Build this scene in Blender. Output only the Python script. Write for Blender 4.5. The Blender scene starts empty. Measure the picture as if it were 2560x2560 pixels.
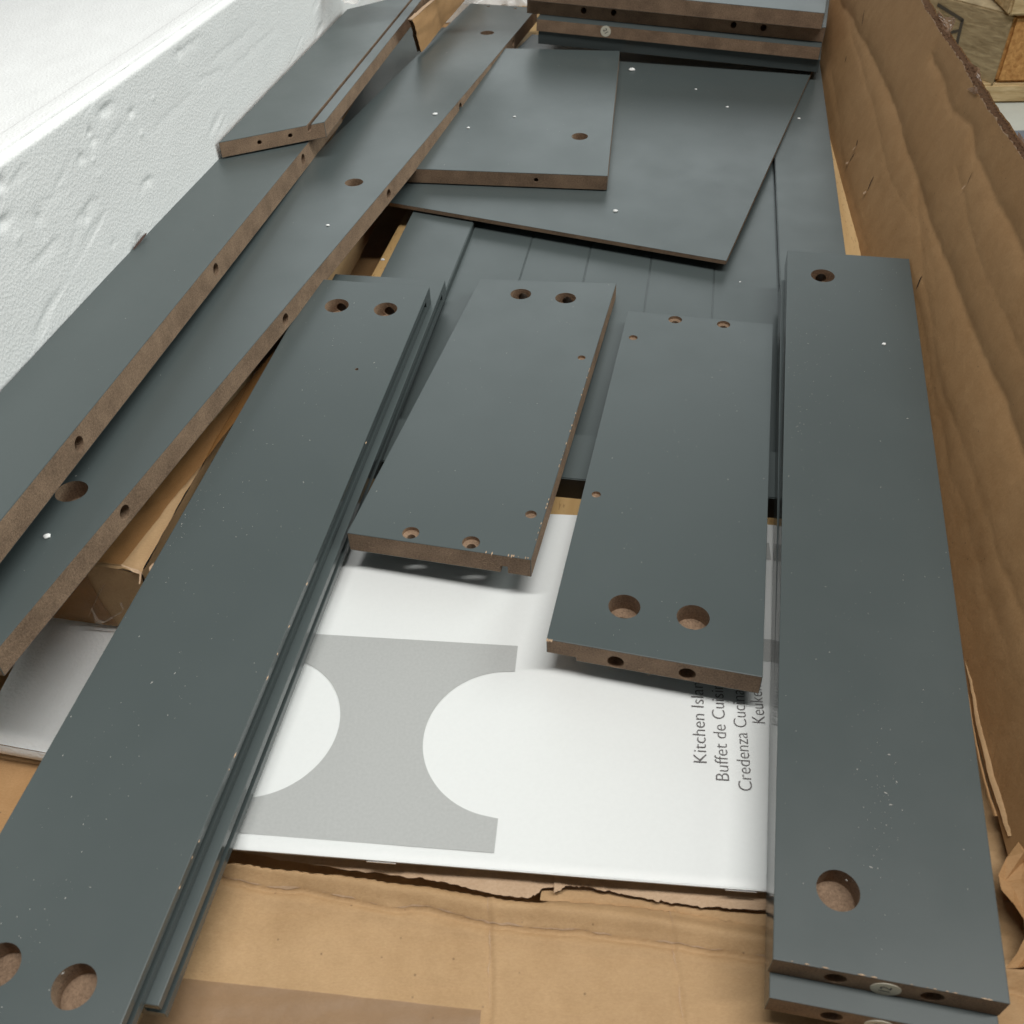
import bpy, bmesh, math, random
from mathutils import Vector, Matrix, noise
random.seed(7)
SC = bpy.context.scene
COL = SC.collection
# ---------------------------------------------------------------- camera
F = 2452.19                      # focal length in pixels of the 2560 px photograph
RX = Vector((0.99924283, -0.02719958, -0.02781999))
DN = Vector((-0.03890718, -0.69855958, -0.71449335))
FW = Vector((0.0, 0.71503476, -0.69908891))
CAM = Vector((0.0, 0.0, 0.39))
cd = bpy.data.cameras.new("camera"); cam = bpy.data.objects.new("camera", cd); COL.objects.link(cam)
m = Matrix((RX, -DN, -FW)).transposed().to_4x4(); m.translation = CAM
cam.matrix_world = m
cd.sensor_width = 36; cd.lens = 36 * F / 2560; cd.clip_start = 0.01; cd.clip_end = 60
cd.dof.use_dof = True; cd.dof.focus_distance = 0.60; cd.dof.aperture_fstop = 24
SC.camera = cam
# ---------------------------------------------------------------- light
wd = bpy.data.worlds.new("World"); SC.world = wd; wd.use_nodes = True
wd.node_tree.nodes["Background"].inputs[0].default_value = (0.95, 0.94, 0.92, 1)
wd.node_tree.nodes["Background"].inputs[1].default_value = 0.055
def area(name, loc, target, sx, sy, power, col):
    l = bpy.data.lights.new(name, 'AREA'); l.shape = 'RECTANGLE'; l.size = sx; l.size_y = sy; l.energy = power; l.color = col
    o = bpy.data.objects.new(name, l); COL.objects.link(o); o.location = loc
    o.rotation_euler = (Vector(target) - Vector(loc)).to_track_quat('-Z', 'Y').to_euler()
    return o
area("ceiling_lamp", (0.36, 0.12, 2.3), (.36, .12, 0), 2.3, .16, 54, (1.0, .985, .95))
area("far_fill", (0.1, 4.2, 1.7), (0, .6, 0), 3.2, 1.6, 29, (.90, .98, .99))  # added off-frame soft lamp for reflections on the far boards
area("side_fill", (3.2, 0.9, 1.7), (-.2, .6, 0), 2.2, 1.6, 66, (.93, 1.0, .97))  # added off-frame fill lamp that brightens the foam face from the right
SC.view_settings.view_transform = 'Standard'; SC.view_settings.look = 'None'
SC.view_settings.exposure = 0.0; SC.view_settings.gamma = 1
# ---------------------------------------------------------------- pixel -> place
def ray(p):
    u, v = (p[0] - 1280) / F, (p[1] - 1280) / F
    return RX * u + DN * v + FW
def W(p, z):
    r = ray(p); return CAM + r * ((CAM.z - z) / -r.z)
def WP(p, a, b=0, c=0):           # on the plane z = a + b*y + c*x
    r = ray(p); return CAM + r * ((CAM.z - a) / (b * r.y + c * r.x - r.z))
def hit(p, P, n):
    r = ray(p); return CAM + r * ((P - CAM).dot(n) / r.dot(n))
# ---------------------------------------------------------------- materials
def nt(name):
    M = bpy.data.materials.new(name); M.use_nodes = True
    return M, M.node_tree, M.node_tree.nodes["Principled BSDF"]
def nd(t, typ, **kw):
    n = t.nodes.new(typ)
    for k, v in kw.items():
        if k.startswith('i_'):
            key = k[2:]; key = int(key) if key.isdigit() else key.replace('_', ' ')
            n.inputs[key].default_value = v
        else: setattr(n, k, v)
    return n
def ramp(t, src, stops):
    r = t.nodes.new('ShaderNodeValToRGB'); e = r.color_ramp.elements
    while len(e) < len(stops): e.new(0.5)
    for q, (p, c) in zip(e, stops): q.position = p; q.color = (*c, 1) if len(c) == 3 else c
    t.links.new(src, r.inputs[0]); return r.outputs[0]
def noi(t, scale, detail=4, rough=.6, vec=None, dist=0):
    n = nd(t, 'ShaderNodeTexNoise'); n.inputs['Scale'].default_value = scale
    n.inputs['Detail'].default_value = detail; n.inputs['Roughness'].default_value = rough
    n.inputs['Distortion'].default_value = dist
    if vec: t.links.new(vec, n.inputs['Vector'])
    return n.outputs['Fac']
def obj_vec(t, scale=(1, 1, 1), rot=(0, 0, 0)):
    tc = nd(t, 'ShaderNodeTexCoord'); mp = nd(t, 'ShaderNodeMapping')
    mp.inputs['Scale'].default_value = scale; mp.inputs['Rotation'].default_value = rot
    t.links.new(tc.outputs['Object'], mp.inputs[0]); return mp.outputs[0]
def bump(t, b, src, dist, strength=1.0, prev=None):
    n = nd(t, 'ShaderNodeBump'); n.inputs['Distance'].default_value = dist; n.inputs['Strength'].default_value = strength
    t.links.new(src, n.inputs['Height'])
    if prev: t.links.new(prev, n.inputs['Normal'])
    t.links.new(n.outputs[0], b.inputs['Normal']); return n.outputs[0]
def mixc(t, fac, a, b, mode='MIX'):
    n = nd(t, 'ShaderNodeMix', data_type='RGBA', blend_type=mode)
    for s, v in ((0, fac), (6, a), (7, b)):
        if isinstance(v, (int, float)): n.inputs[s].default_value = v
        elif isinstance(v, tuple): n.inputs[s].default_value = (*v, 1)
        else: t.links.new(v, n.inputs[s])
    return n.outputs[2]
def paint(name, base, rough):
    M, t, b = nt(name); v = obj_vec(t)
    fine = noi(t, 900, 2, .5, v); big = noi(t, 14, 3, .5, v)
    c = ramp(t, big, [(.3, tuple(x * .985 for x in base)), (.7, tuple(x * 1.015 for x in base))])
    t.links.new(c, b.inputs['Base Color'])
    rr = ramp(t, noi(t, 22, 4, .6, v), [(.3, (rough * .90,) * 3), (.7, (rough * 1.10,) * 3)])
    t.links.new(rr, b.inputs['Roughness'])
    bump(t, b, fine, .00002, .5)
    return M
PAINT = paint("grey_lacquer", (.074, .091, .091), .36)
PEDGE = paint("grey_lacquer_edge", (.062, .075, .076), .17)
def mdf(name, lo, hi):
    M, t, b = nt(name); v = obj_vec(t)
    a = noi(t, 1000, 5, .8, v); g = noi(t, 60, 3, .6, v)
    c = ramp(t, a, [(.32, lo), (.68, hi)])
    c = mixc(t, .35, c, ramp(t, g, [(.3, lo), (.7, hi)]))
    t.links.new(c, b.inputs['Base Color']); b.inputs['Roughness'].default_value = .85
    bump(t, b, a, .0005, .9); return M
MDF = mdf("raw_fibreboard", (.085, .050, .030), (.42, .285, .185))
def kraft(name, lo, hi, corr=0.0, rot=0):
    M, t, b = nt(name); v = obj_vec(t)
    fib = noi(t, 620, 5, .8, obj_vec(t, (1, 2.2, 1))); blot = noi(t, 16, 5, .6, v); mid = noi(t, 70, 4, .6, v)
    c = ramp(t, blot, [(.3, lo), (.7, hi)])
    c = mixc(t, .5, c, ramp(t, fib, [(.38, lo), (.62, hi)]))
    c = mixc(t, .25, c, ramp(t, mid, [(.35, lo), (.65, hi)]))
    sp = nd(t, 'ShaderNodeTexVoronoi'); sp.inputs['Scale'].default_value = 110; t.links.new(v, sp.inputs['Vector'])
    c = mixc(t, ramp(t, sp.outputs['Distance'], [(.03, (.55,) * 3), (.07, (0, 0, 0))]), c, (.10, .055, .03))
    t.links.new(c, b.inputs['Base Color']); b.inputs['Roughness'].default_value = .78
    n1 = bump(t, b, fib, .00022, .6)
    bump(t, b, mid, .0012, .5, n1)
    return M
KRAFT = kraft("kraft_card", (.40, .245, .115), (.55, .36, .19))
KRAFTW = kraft("kraft_wall_card", (.38, .205, .080), (.52, .31, .145))
KEDGE = kraft("torn_kraft", (.42, .27, .16), (.62, .45, .30))
def plain(name, col, rough, **kw):
    M, t, b = nt(name); b.inputs['Base Color'].default_value = (*col, 1); b.inputs['Roughness'].default_value = rough
    for k, v in kw.items(): b.inputs[k.replace('_', ' ')].default_value = v
    return M
def subtle(name, col, rough, sc=60, amt=.06, bd=0.0):
    M, t, b = nt(name); v = obj_vec(t); n = noi(t, sc, 4, .6, v)
    t.links.new(ramp(t, n, [(.3, tuple(x * (1 - amt) for x in col)), (.7, tuple(min(1, x * (1 + amt)) for x in col))]), b.inputs['Base Color'])
    b.inputs['Roughness'].default_value = rough
    if bd: bump(t, b, n, bd, .7)
    return M
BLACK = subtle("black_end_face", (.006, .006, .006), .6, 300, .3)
SLITSHADE = subtle("painted_slit_shade", (.03, .016, .01), .9, 300, .3)  # dark brown stands in for shade inside the wall slits
PAPER = subtle("white_paper", (.80, .82, .81), .42, 500, .012, .00002)
INK = subtle("grey_ink", (.45, .46, .45), .45, 700, .05)
TEXT = subtle("dark_grey_ink", (.13, .12, .12), .5, 700, .1)
STEEL = plain("staple_steel", (.75, .75, .76), .25, Metallic=1.0)
LABEL = subtle("cream_sticker_paper", (.66, .63, .52), .6, 300, .05)
INK2 = plain("sticker_ink", (.06, .06, .06), .6)
DUST = subtle("pale_sawdust", (.50, .49, .46), .8, 900, .1)
CRUMB = subtle("white_foam_crumb", (.85, .86, .85), .6, 900, .04)
def foam():
    M, t, b = nt("white_foam"); v = obj_vec(t)
    vo = nd(t, 'ShaderNodeTexVoronoi'); vo.inputs['Scale'].default_value = 520; t.links.new(v, vo.inputs['Vector'])
    n = noi(t, 900, 3, .6, v); k = noi(t, 30, 4, .6, v)
    t.links.new(ramp(t, k, [(.3, (.86, .87, .865)), (.7, (.89, .90, .895))]), b.inputs['Base Color'])
    b.inputs['Roughness'].default_value = .95; b.inputs['Specular IOR Level'].default_value = .15
    n1 = bump(t, b, vo.outputs['Distance'], .0006, .45); n2 = bump(t, b, n, .0004, .5, n1); bump(t, b, k, .0008, .15, n2)
    return M
FOAM = foam()
def beech():
    M, t, b = nt("beech_wood"); v = obj_vec(t, (60, 5, 5)); fl = noi(t, 9, 3, .6, obj_vec(t, (90, 14, 10)))
    n = noi(t, 1.0, 5, .6, v, .4)
    c = ramp(t, n, [(.3, (.50, .31, .125)), (.7, (.66, .45, .21))])
    c = mixc(t, ramp(t, fl, [(.60, (0, 0, 0)), (.68, (.7,) * 3)]), c, (.33, .18, .07))
    t.links.new(c, b.inputs['Base Color']); b.inputs['Roughness'].default_value = .5; bump(t, b, n, .0002, .5); return M
BEECH = beech()
def tape(name, col, alpha, rough=.12):
    M, t, b = nt(name); b.inputs['Base Color'].default_value = (*col, 1); b.inputs['Roughness'].default_value = rough
    b.inputs['Alpha'].default_value = alpha
    bump(t, b, noi(t, 60, 3, .6, obj_vec(t)), .002, .4); return M
FLUTESHADE = kraft("shaded_fluting_paper", (.20, .11, .065), (.34, .21, .12))  # kraft darkened in colour to stand in for shade inside the torn rim
TAPE = tape("brown_packing_tape", (.36, .17, .055), .55, .2)
TAPE2 = tape("crumpled_tape", (.33, .20, .125), .8, .15)
TAPE3 = tape("faded_tape", (.34, .215, .125), .5, .5)
FILM = tape("white_plastic_film", (.78, .76, .73), .72, .25)
CLEAR = tape("clear_tape_crease", (.8, .7, .6), .30, .1)
def rawwood(name, lo, hi, sc):
    M, t, b = nt(name); n = noi(t, 3, 5, .65, obj_vec(t, sc), .5)
    t.links.new(ramp(t, n, [(.3, lo), (.7, hi)]), b.inputs['Base Color']); b.inputs['Roughness'].default_value = .8
    bump(t, b, n, .002, .5); return M
PINE = rawwood("pale_pine", (.36, .24, .10), (.70, .54, .31), (8, 60, 60))
PINE2 = rawwood("dull_pine", (.24, .18, .095), (.50, .40, .24), (14, 14, 70))
FIBRE = rawwood("orange_end_grain", (.33, .135, .03), (.66, .36, .12), (55, 55, 55))
TILE = subtle("pale_floor_tile", (.46, .48, .44), .4, 30, .06)
TILED = subtle("blue_grey_floor", (.13, .155, .19), .5, 30, .06)
# ---------------------------------------------------------------- builders
def link(name, me, mats, parent=None, mw=None):
    o = bpy.data.objects.new(name, me); COL.objects.link(o)
    for q in (mats if isinstance(mats, (list, tuple)) else [mats]): me.materials.append(q)
    if mw is not None: o.matrix_world = mw
    if parent is not None:
        o.parent = parent; o.matrix_parent_inverse = Matrix()
        if mw is not None: o.matrix_basis = parent.matrix_world.inverted() @ mw
    return o
def pydata(name, vs, fs, mats, parent=None, smooth=False, mi=None, mw=None):
    """vs are world points; the object gets its own origin at their low centre (or the frame mw)"""
    vs = [Vector(v) for v in vs]
    if mw is None:
        n = len(vs); c = sum(vs, Vector()) / n; c.z = min(v.z for v in vs)
        mw = Matrix.Translation(c)
    inv = mw.inverted()
    me = bpy.data.meshes.new(name); me.from_pydata([inv @ v for v in vs], [], fs); me.validate(); 
    if smooth: me.polygons.foreach_set('use_smooth', [True] * len(me.polygons))
    if mi: me.polygons.foreach_set('material_index', mi)
    bm = bmesh.new(); bm.from_mesh(me); bmesh.ops.recalc_face_normals(bm, faces=bm.faces); bm.to_mesh(me); bm.free()
    return link(name, me, mats, parent, mw)
def tag(o, label, cat, group=None, kind=None):
    o['label'] = label; o['category'] = cat
    if group: o['group'] = group
    if kind: o['kind'] = kind
    return o
def empty(name, loc, label, cat, group=None):
    o = bpy.data.objects.new(name, None); COL.objects.link(o); o.location = loc; o.empty_display_size = .02
    o.matrix_world = Matrix.Translation(loc); return tag(o, label, cat, group)
def bmobj(name, bm, mats, parent=None, mw=None, smooth=False):
    me = bpy.data.meshes.new(name); bm.to_mesh(me); bm.free()
    if smooth: me.polygons.foreach_set('use_smooth', [True] * len(me.polygons))
    return link(name, me, mats, parent, mw)
def prism(poly, z0, z1):
    bm = bmesh.new()
    a = [bm.verts.new((x, y, z0)) for x, y in poly]; b = [bm.verts.new((x, y, z1)) for x, y in poly]
    n = len(poly); bm.faces.new(a[::-1]); bm.faces.new(b)
    for i in range(n): bm.faces.new((a[i], a[(i + 1) % n], b[(i + 1) % n], b[i]))
    bmesh.ops.recalc_face_normals(bm, faces=bm.faces); return bm
def cyl(c, ax, r, d, seg=32, idx=1, over=.003):
    """cutter: starts `over` outside the surface at c and goes d along ax"""
    ax = Vector(ax).normalized(); bm = bmesh.new()
    q = ax.to_track_quat('Z', 'Y').to_matrix().to_4x4()
    mid = Vector(c) + ax * ((d - over) / 2)
    bmesh.ops.create_cone(bm, cap_ends=True, segments=seg, radius1=r, radius2=r, depth=d + over, matrix=Matrix.Translation(mid) @ q)
    for f in bm.faces: f.material_index = idx
    return bm
def boxcut(lo, hi, idx=0):
    bm = bmesh.new(); bmesh.ops.create_cube(bm, size=1)
    for v in bm.verts: v.co = Vector([lo[i] + (v.co[i] + .5) * (hi[i] - lo[i]) for i in range(3)])
    for f in bm.faces: f.material_index = idx
    return bm
BOARDS = {}
def board(key, name, label, cat, corners, plane=None, t=.0125, sides='pppp', top=0, holes=(), side_holes=(), cuts=(), rect=None, group=None, extra=None, frame=None, bev=.00035):
    """corners FL, FR, NR, NL (far left ... near left) as pixels on the tilted plane, or world points.
       sides: material of far, right, near, left edge (p painted, m raw fibreboard, b black)"""
    P = [WP(c, *plane) if len(c) == 2 else Vector(c) for c in corners]
    if rect == 'NL': P = P[:3] + [P[2] + P[0] - P[1]]
    if rect == 'FL': P = [P[1] + P[3] - P[2]] + P[1:]
    FL, FR, NR, NL = P
    x = (NR - NL).normalized(); n = x.cross(FL - NL).normalized(); y = n.cross(x)
    mw = Matrix((x, y, n)).transposed().to_4x4(); mw.translation = NL - n * t
    inv = mw.inverted()
    loc = [(inv @ p).xy for p in (NL, NR, FR, FL)]
    bm = prism([tuple(p) for p in loc], 0, t)
    code = {'p': 2, 'm': 1, 'b': 3}
    bm.faces.ensure_lookup_table()
    order = [sides[2], sides[1], sides[0], sides[3]]     # near, right, far, left
    for i, f in enumerate(list(bm.faces)[2:]): f.material_index = code[order[i]]
    ed = [e for e in bm.edges if abs(e.verts[0].co.z - e.verts[1].co.z) < 1e-6]
    ve = [e for e in bm.edges if abs(e.verts[0].co.z - e.verts[1].co.z) > 1e-6]
    bmesh.ops.bevel(bm, geom=ed + ve, offset=bev, segments=2, profile=.6, affect='EDGES', material=0)
    mats = [PAINT, MDF, PEDGE, BLACK]
    o = bmobj(name, bm, mats, None, mw)
    cutters = []
    for h in holes:                                      # (pixel, width px, depth[, inner width px, inner dx, inner dy])
        px, w, dep = h[:3]
        wpt = hit(px, NL, n); dist = (wpt - CAM).dot(FW); r = w / F * dist / 2
        c = inv @ wpt; cutters.append(cyl((c.x, c.y, t), (0, 0, -1), r, dep))
        if len(h) > 3 and dep > .005:
            fdv = ((loc[2] - loc[1]).normalized()); cc = Vector((c.x, c.y, t * .45)); dd_ = Vector((fdv.x, fdv.y, 0))
            cutters.append(cyl(cc, dd_, .0036, .08, over=.001))
        elif len(h) > 3:
            wi = hit((px[0] + h[4], px[1] + h[5]), NL, n); ri = h[3] / F * dist / 2; ci = inv @ wi
            cutters.append(cyl((ci.x, ci.y, t - dep), (0, 0, -1), ri, t * 2, over=.0015))
    for face, px, w, dep in side_holes:
        if face == 'right': p0, p1 = NR, FR
        elif face == 'near': p0, p1 = NL, NR
        nn = (p1 - p0).cross(n).normalized()             # outward
        wpt = hit(px, p0, nn); dist = (wpt - CAM).dot(FW)
        c = inv @ wpt; ax = inv.to_3x3() @ (-nn)
        cutters.append(cyl(c, ax, w, dep))
    for cfn in cuts: cutters.append(cfn(loc, t))
    if cutters:
        tmp = []
        for cb in cutters:
            me = bpy.data.meshes.new('tmp'); cb.to_mesh(me); cb.free()
            for q in mats: me.materials.append(q)
            co = bpy.data.objects.new('tmp', me); COL.objects.link(co); co.matrix_world = mw; tmp.append(co)
            md = o.modifiers.new('b', 'BOOLEAN'); md.object = co; md.solver = 'EXACT'; md.operation = 'DIFFERENCE'
        bpy.context.view_layer.update()
        dg = bpy.context.evaluated_depsgraph_get()
        me = bpy.data.meshes.new_from_object(o.evaluated_get(dg), depsgraph=dg)
        o.modifiers.clear(); o.data = me
        for co in tmp: bpy.data.objects.remove(co)
    tag(o, label, cat, group)
    BOARDS[key] = dict(o=o, P=P, n=n, mw=mw, t=t, x=x, y=y)
    return o
def disc(px, key, face, r, mats, parent, name='number_sticker', text=None, rot=0, lift=.00025):
    B = BOARDS[key]; FL, FR, NR, NL = B['P']
    nn = (NR - NL).cross(B['n']).normalized() if face == 'near' else B['n']
    c = hit(px, NL + nn * lift, nn)
    xx = B['x']; yy = nn.cross(xx)
    mw = Matrix((xx, yy, nn)).transposed().to_4x4(); mw.translation = c
    bm = bmesh.new(); bmesh.ops.create_cone(bm, cap_ends=True, segments=36, radius1=r, radius2=r * .985, depth=.0003, matrix=Matrix.Translation((0, 0, -.00012)))
    s = bmobj(name, bm, mats, parent, mw); s['label'] = 'round cream sticker with a printed number'
    if text:
        cu = bpy.data.curves.new('n', 'FONT'); cu.body = text; cu.size = r * 1.05; cu.align_x = 'CENTER'; cu.align_y = 'CENTER'; cu.offset = .00004
        to = bpy.data.objects.new('n', cu); COL.objects.link(to); bpy.context.view_layer.update()
        me = bpy.data.meshes.new_from_object(to.evaluated_get(bpy.context.evaluated_depsgraph_get())); bpy.data.objects.remove(to)
        me.materials.clear()
        link('printed_number', me, INK2, s, mw @ Matrix.Translation((0, 0, .0001)) @ Matrix.Rotation(rot, 4, 'Z'))
def fbm(x, y, z=0, o=3): return noise.fractal(Vector((x, y, z)), 1.0, 2.1, o)
def poly_at(pts, y):             # piecewise linear x-interp
    if y <= pts[0][0]: 
        a, b = pts[0], pts[1]
    elif y >= pts[-1][0]: a, b = pts[-2], pts[-1]
    else:
        for a, b in zip(pts, pts[1:]):
            if a[0] <= y <= b[0]: break
    return a[1] + (b[1] - a[1]) * (y - a[0]) / (b[0] - a[0])
def grid(name, nu, nv, fn, mats, parent=None, keep=None, thick=0):
    vs = [fn(i / nu, j / nv) for j in range(nv + 1) for i in range(nu + 1)]
    fs = []
    for j in range(nv):
        for i in range(nu):
            a = j * (nu + 1) + i
            if keep and not keep((i + .5) / nu, (j + .5) / nv): continue
            fs.append((a, a + 1, a + nu + 2, a + nu + 1))
    return pydata(name, vs, fs, mats, parent, smooth=True)
# ================================================================ SETTING: floor and pallet beyond the box
fl = grid('floor', 2, 2, lambda u, v: Vector((-2 + 5 * u, -1 + 6 * v, -.1502)), TILE); fl['kind'] = 'structure'
# ================================================================ CARDBOARD BOX
box = empty('cardboard_box', Vector((0, .3, -.03)), 'big torn brown cardboard box that holds the grey boards', 'box')
ridge_px = [(-200, 2120), (150, 2150), (545, 2196), (850, 2249), (1040, 2280), (1213, 2314), (1400, 2330), (1577, 2347), (1750, 2376), (1911, 2400), (2200, 2440), (2560, 2480)]
RID = [(q.x, q.y) for q in (W(p, -.012) for p in ridge_px)]
torn_px = [(-200, 2080), (589, 2160), (850, 2188), (1040, 2214), (1180, 2240), (1313, 2258), (1400, 2252), (1564, 2264), (1750, 2280), (1905, 2297), (2560, 2400)]
TORN = [(q.x, q.y) for q in (W(p, -.010) for p in torn_px)]
def sm(x, a, b):
    t = max(0, min(1, (x - a) / (b - a))); return t * t * (3 - 2 * t)
def ground_z(x, y):
    z = -.0125
    d = y - poly_at(RID, x)                       # + is away from the camera
    rag = .0016 * fbm(x * 40, 3.1) + .0004 * fbm(x * 200, 3.1) 
    z += .0046 * math.exp(-((d - .0075) / .0046) ** 2) + .00010 * math.sin(y * 760 + 2 * fbm(x * 8, 1))
    z -= .0015 * math.exp(-((d + .0002 - rag) / .0010) ** 2)
    z += .0006 * math.exp(-((d + .004) / .002) ** 2)
    e = y - poly_at(TORN, x) - .0016 * fbm(x * 22, 7.7) - .0003 * fbm(x * 120, 1.7)
    z -= .0130 * sm(e, -.0004, .0010)
    z += .0022 * fbm(x * 9, y * 9, 0) * .6 + .0005 * fbm(x * 60, y * 60, 2)
    for cx in (-.016, .058):                      # transverse creases
        dx = x - cx - .001 * fbm(y * 60, cx * 50)
        z -= .0006 * math.exp(-(dx / .0010) ** 2) * sm(-d, -.03, .004)
        z += .0004 * math.exp(-((dx - .0022) / .0012) ** 2)
    c = sm(x, .165, .20)
    if c > 0:                                     # crumpled paper at the right foot
        r = noise.voronoi(Vector((x * 42, y * 55, 1.3)), distance_metric='DISTANCE')[0]
        z += c * (.0050 * (r[1] - r[0]) + .0018 * fbm(x * 35, y * 60, 5) - .002)
    z = z - .026 * sm(-x, .165, .185) * sm(y, .0, .05)   # the bottom sheet lies lower at the left
    return z
grid('bottom_flap', 560, 300, lambda u, v: (lambda x, y: Vector((x, y, ground_z(x, y))))(-.31 + .58 * u, .09 + .27 * v), KRAFT, box)
def crease(fx, fy, n, w, seed):
    vs, fs = [], []
    for i in range(n + 1):
        f = i / n; x, y = fx(f), fy(f); x2, y2 = fx(f + .01), fy(f + .01); l = math.hypot(x2 - x, y2 - y); nx, ny = -(y2 - y) / l, (x2 - x) / l
        k = w * max(0, .35 + fbm(x * 120, y * 120, seed)); 
        for g in (k, -k): vs.append(Vector((x + nx * g, y + ny * g, ground_z(x + nx * g, y + ny * g) + .00035)))
    for i in range(n): fs.append((2 * i, 2 * i + 2, 2 * i + 3, 2 * i + 1))
    pydata('crease', vs, fs, KEDGE, box)
crease(lambda f: -.135 + .245 * f, lambda f: poly_at(RID, -.135 + .245 * f) + .0012 + .0016 * fbm((-.135 + .245 * f) * 40, 3.1) + .0004 * fbm((-.135 + .245 * f) * 200, 3.1), 400, .00045, 2)
crease(lambda f: -.016 + .001 * fbm(f * 3, 2) + .0004 * fbm(f * 40, 2), lambda f: .188 - .05 * f, 80, .00028, 5)
crease(lambda f: .058 + .001 * fbm(f * 3, 5) + .0004 * fbm(f * 40, 5), lambda f: .178 - .05 * f, 80, .00028, 8)
slab_pts = [(-.46, .10), (.36, .10), (.52, 1.9), (-.30, 1.9)]
bm_ = prism(slab_pts, -.047, -.042)
bmobj('bottom_panel', bm_, KRAFTW, box, Matrix.Identity(4))
# torn plies showing under the booklet
def ply(pxs, z, wid, name='torn_ply', seed=0, m=KEDGE):
    vs, fs = [], []; N = 90
    pts = []
    for i in range(N + 1):
        s = i / N * (len(pxs) - 1); k = min(int(s), len(pxs) - 2); f = s - k
        p = (pxs[k][0] * (1 - f) + pxs[k + 1][0] * f, pxs[k][1] * (1 - f) + pxs[k + 1][1] * f)
        q = W(p, z); tap = min(1, 4 * min(i / N, 1 - i / N) + .1)
        rg = .0011 * fbm(q.x * 330, seed) * tap + .0004 * fbm(q.x * 900, seed + 3)
        vs.append(Vector((q.x, q.y + rg, z - .0012 * tap + .0006 * fbm(q.x * 120, seed + 9))))
        vs.append(Vector((q.x + .0005, q.y + rg + wid * .35, z + .0006)))
        vs.append(Vector((q.x + .001, q.y + wid, z - .0005)))
    for i in range(N):
        for k in range(2):
            a = i * 3 + k; fs.append((a, a + 1, a + 4, a + 3))
    return pydata(name, vs, fs, m, box, smooth=True)
ply([(560, 2122), (700, 2148), (850, 2168), (1040, 2190), (1108, 2202), (1190, 2222), (1259, 2236), (1327, 2243), (1341, 2230), (1359, 2219), (1400, 2215)], -.0080, .022, seed=1)
ply([(1385, 2232), (1420, 2212), (1470, 2214), (1560, 2232), (1660, 2252), (1800, 2268), (1925, 2275)], -.0070, .02, seed=4)
ply([(1370, 2240), (1450, 2243), (1530, 2252), (1640, 2254), (1780, 2276), (1925, 2302)], -.0125, .008, seed=6)
ply([(1350, 2250), (1500, 2262), (1600, 2268), (1700, 2282), (1925, 2318)], -.0115, .006, seed=8, m=KRAFT)
# packing tape at the lower left of the flap
def sheet(name, pxs, z, m, parent, nu=30, nv=12, amp=.0, zfun=None, seed=0, thick=.00012):
    a, b, c, d = pxs                    # TL TR BR BL
    def fn(u, v):
        p = tuple((a[i] * (1 - u) + b[i] * u) * (1 - v) + (d[i] * (1 - u) + c[i] * u) * v for i in (0, 1))
        q = W(p, z); 
        if zfun: q = Vector((q.x, q.y, zfun(q.x, q.y) + thick))
        q.z += amp * fbm(q.x * 60, q.y * 60, seed); return q
    return grid(name, nu, nv, fn, m, parent)
sheet('tape_strip', [(400, 2438), (1203, 2527), (1195, 2640), (330, 2600)], -.0125, TAPE3, box, 60, 20, 0, ground_z, thick=.0004)
# right side wall
B0 = W((2042, 224), 0.0); B1 = W((2424, 1750), -.014)
sd = (B0 - B1); sd.z = 0; sd.normalize()                        # direction away from the camera
out = sd.cross(Vector((0, 0, 1))).normalized()
LEAN = math.radians(15)
up = Vector((0, 0, 1)) * math.cos(LEAN) + out * math.sin(LEAN)
wn = up.cross(sd).normalized()
if wn.dot(-out) < 0: wn = -wn                                   # faces into the box
P0 = Vector((B1.x, B1.y, -.016))
def wall_uv(px):
    q = hit(px, P0, wn) - P0; return (q.dot(sd), q.dot(up))
R1L = [wall_uv(p) for p in [(2085, -40), (2110, 20), (2160, 110), (2235, 270), (2270, 390), (2303, 490), (2345, 620), (2400, 745), (2450, 870), (2500, 990), (2560, 1150)]]
R2L = [wall_uv(p) for p in [(2330, 140), (2350, 200), (2378, 275), (2425, 315), (2437, 390), (2470, 470), (2510, 540), (2545, 600), (2600, 720)]]
R3L = [wall_uv(p) for p in [(2290, 480), (2305, 690), (2345, 940), (2395, 1090), (2440, 1230), (2480, 1350), (2530, 1480), (2580, 1600)]]
R4L = [wall_uv(p) for p in [(2080, 180), (2110, 420), (2170, 640), (2290, 760), (2340, 1000), (2372, 1180), (2415, 1300), (2450, 1430), (2500, 1600)]]
R5L = [wall_uv(p) for p in [(2390, 420), (2420, 560), (2470, 700), (2520, 800), (2560, 900)]]
R6L = [wall_uv(p) for p in [(2120, 60), (2180, 260), (2230, 460), (2300, 560), (2330, 700)]]
TOPL = sorted([wall_uv(p) for p in [(2245, -110), (2300, 2), (2361, 98), (2405, 160), (2447, 240), (2500, 318), (2560, 398), (2640, 500), (2760, 650)]])
def segd(L, s, v):
    """signed distance to a polyline in (s, v)"""
    best = 1e9; sg = 1
    for (a, b), (c, d) in zip(L, L[1:]):
        ex, ey = c - a, d - b; l2 = ex * ex + ey * ey
        t = max(0, min(1, ((s - a) * ex + (v - b) * ey) / l2)); dx, dy = s - a - t * ex, v - b - t * ey
        q = dx * dx + dy * dy
        if q < best: best = q; sg = 1 if ex * dy - ey * dx > 0 else -1
    return math.sqrt(best) * sg
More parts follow.
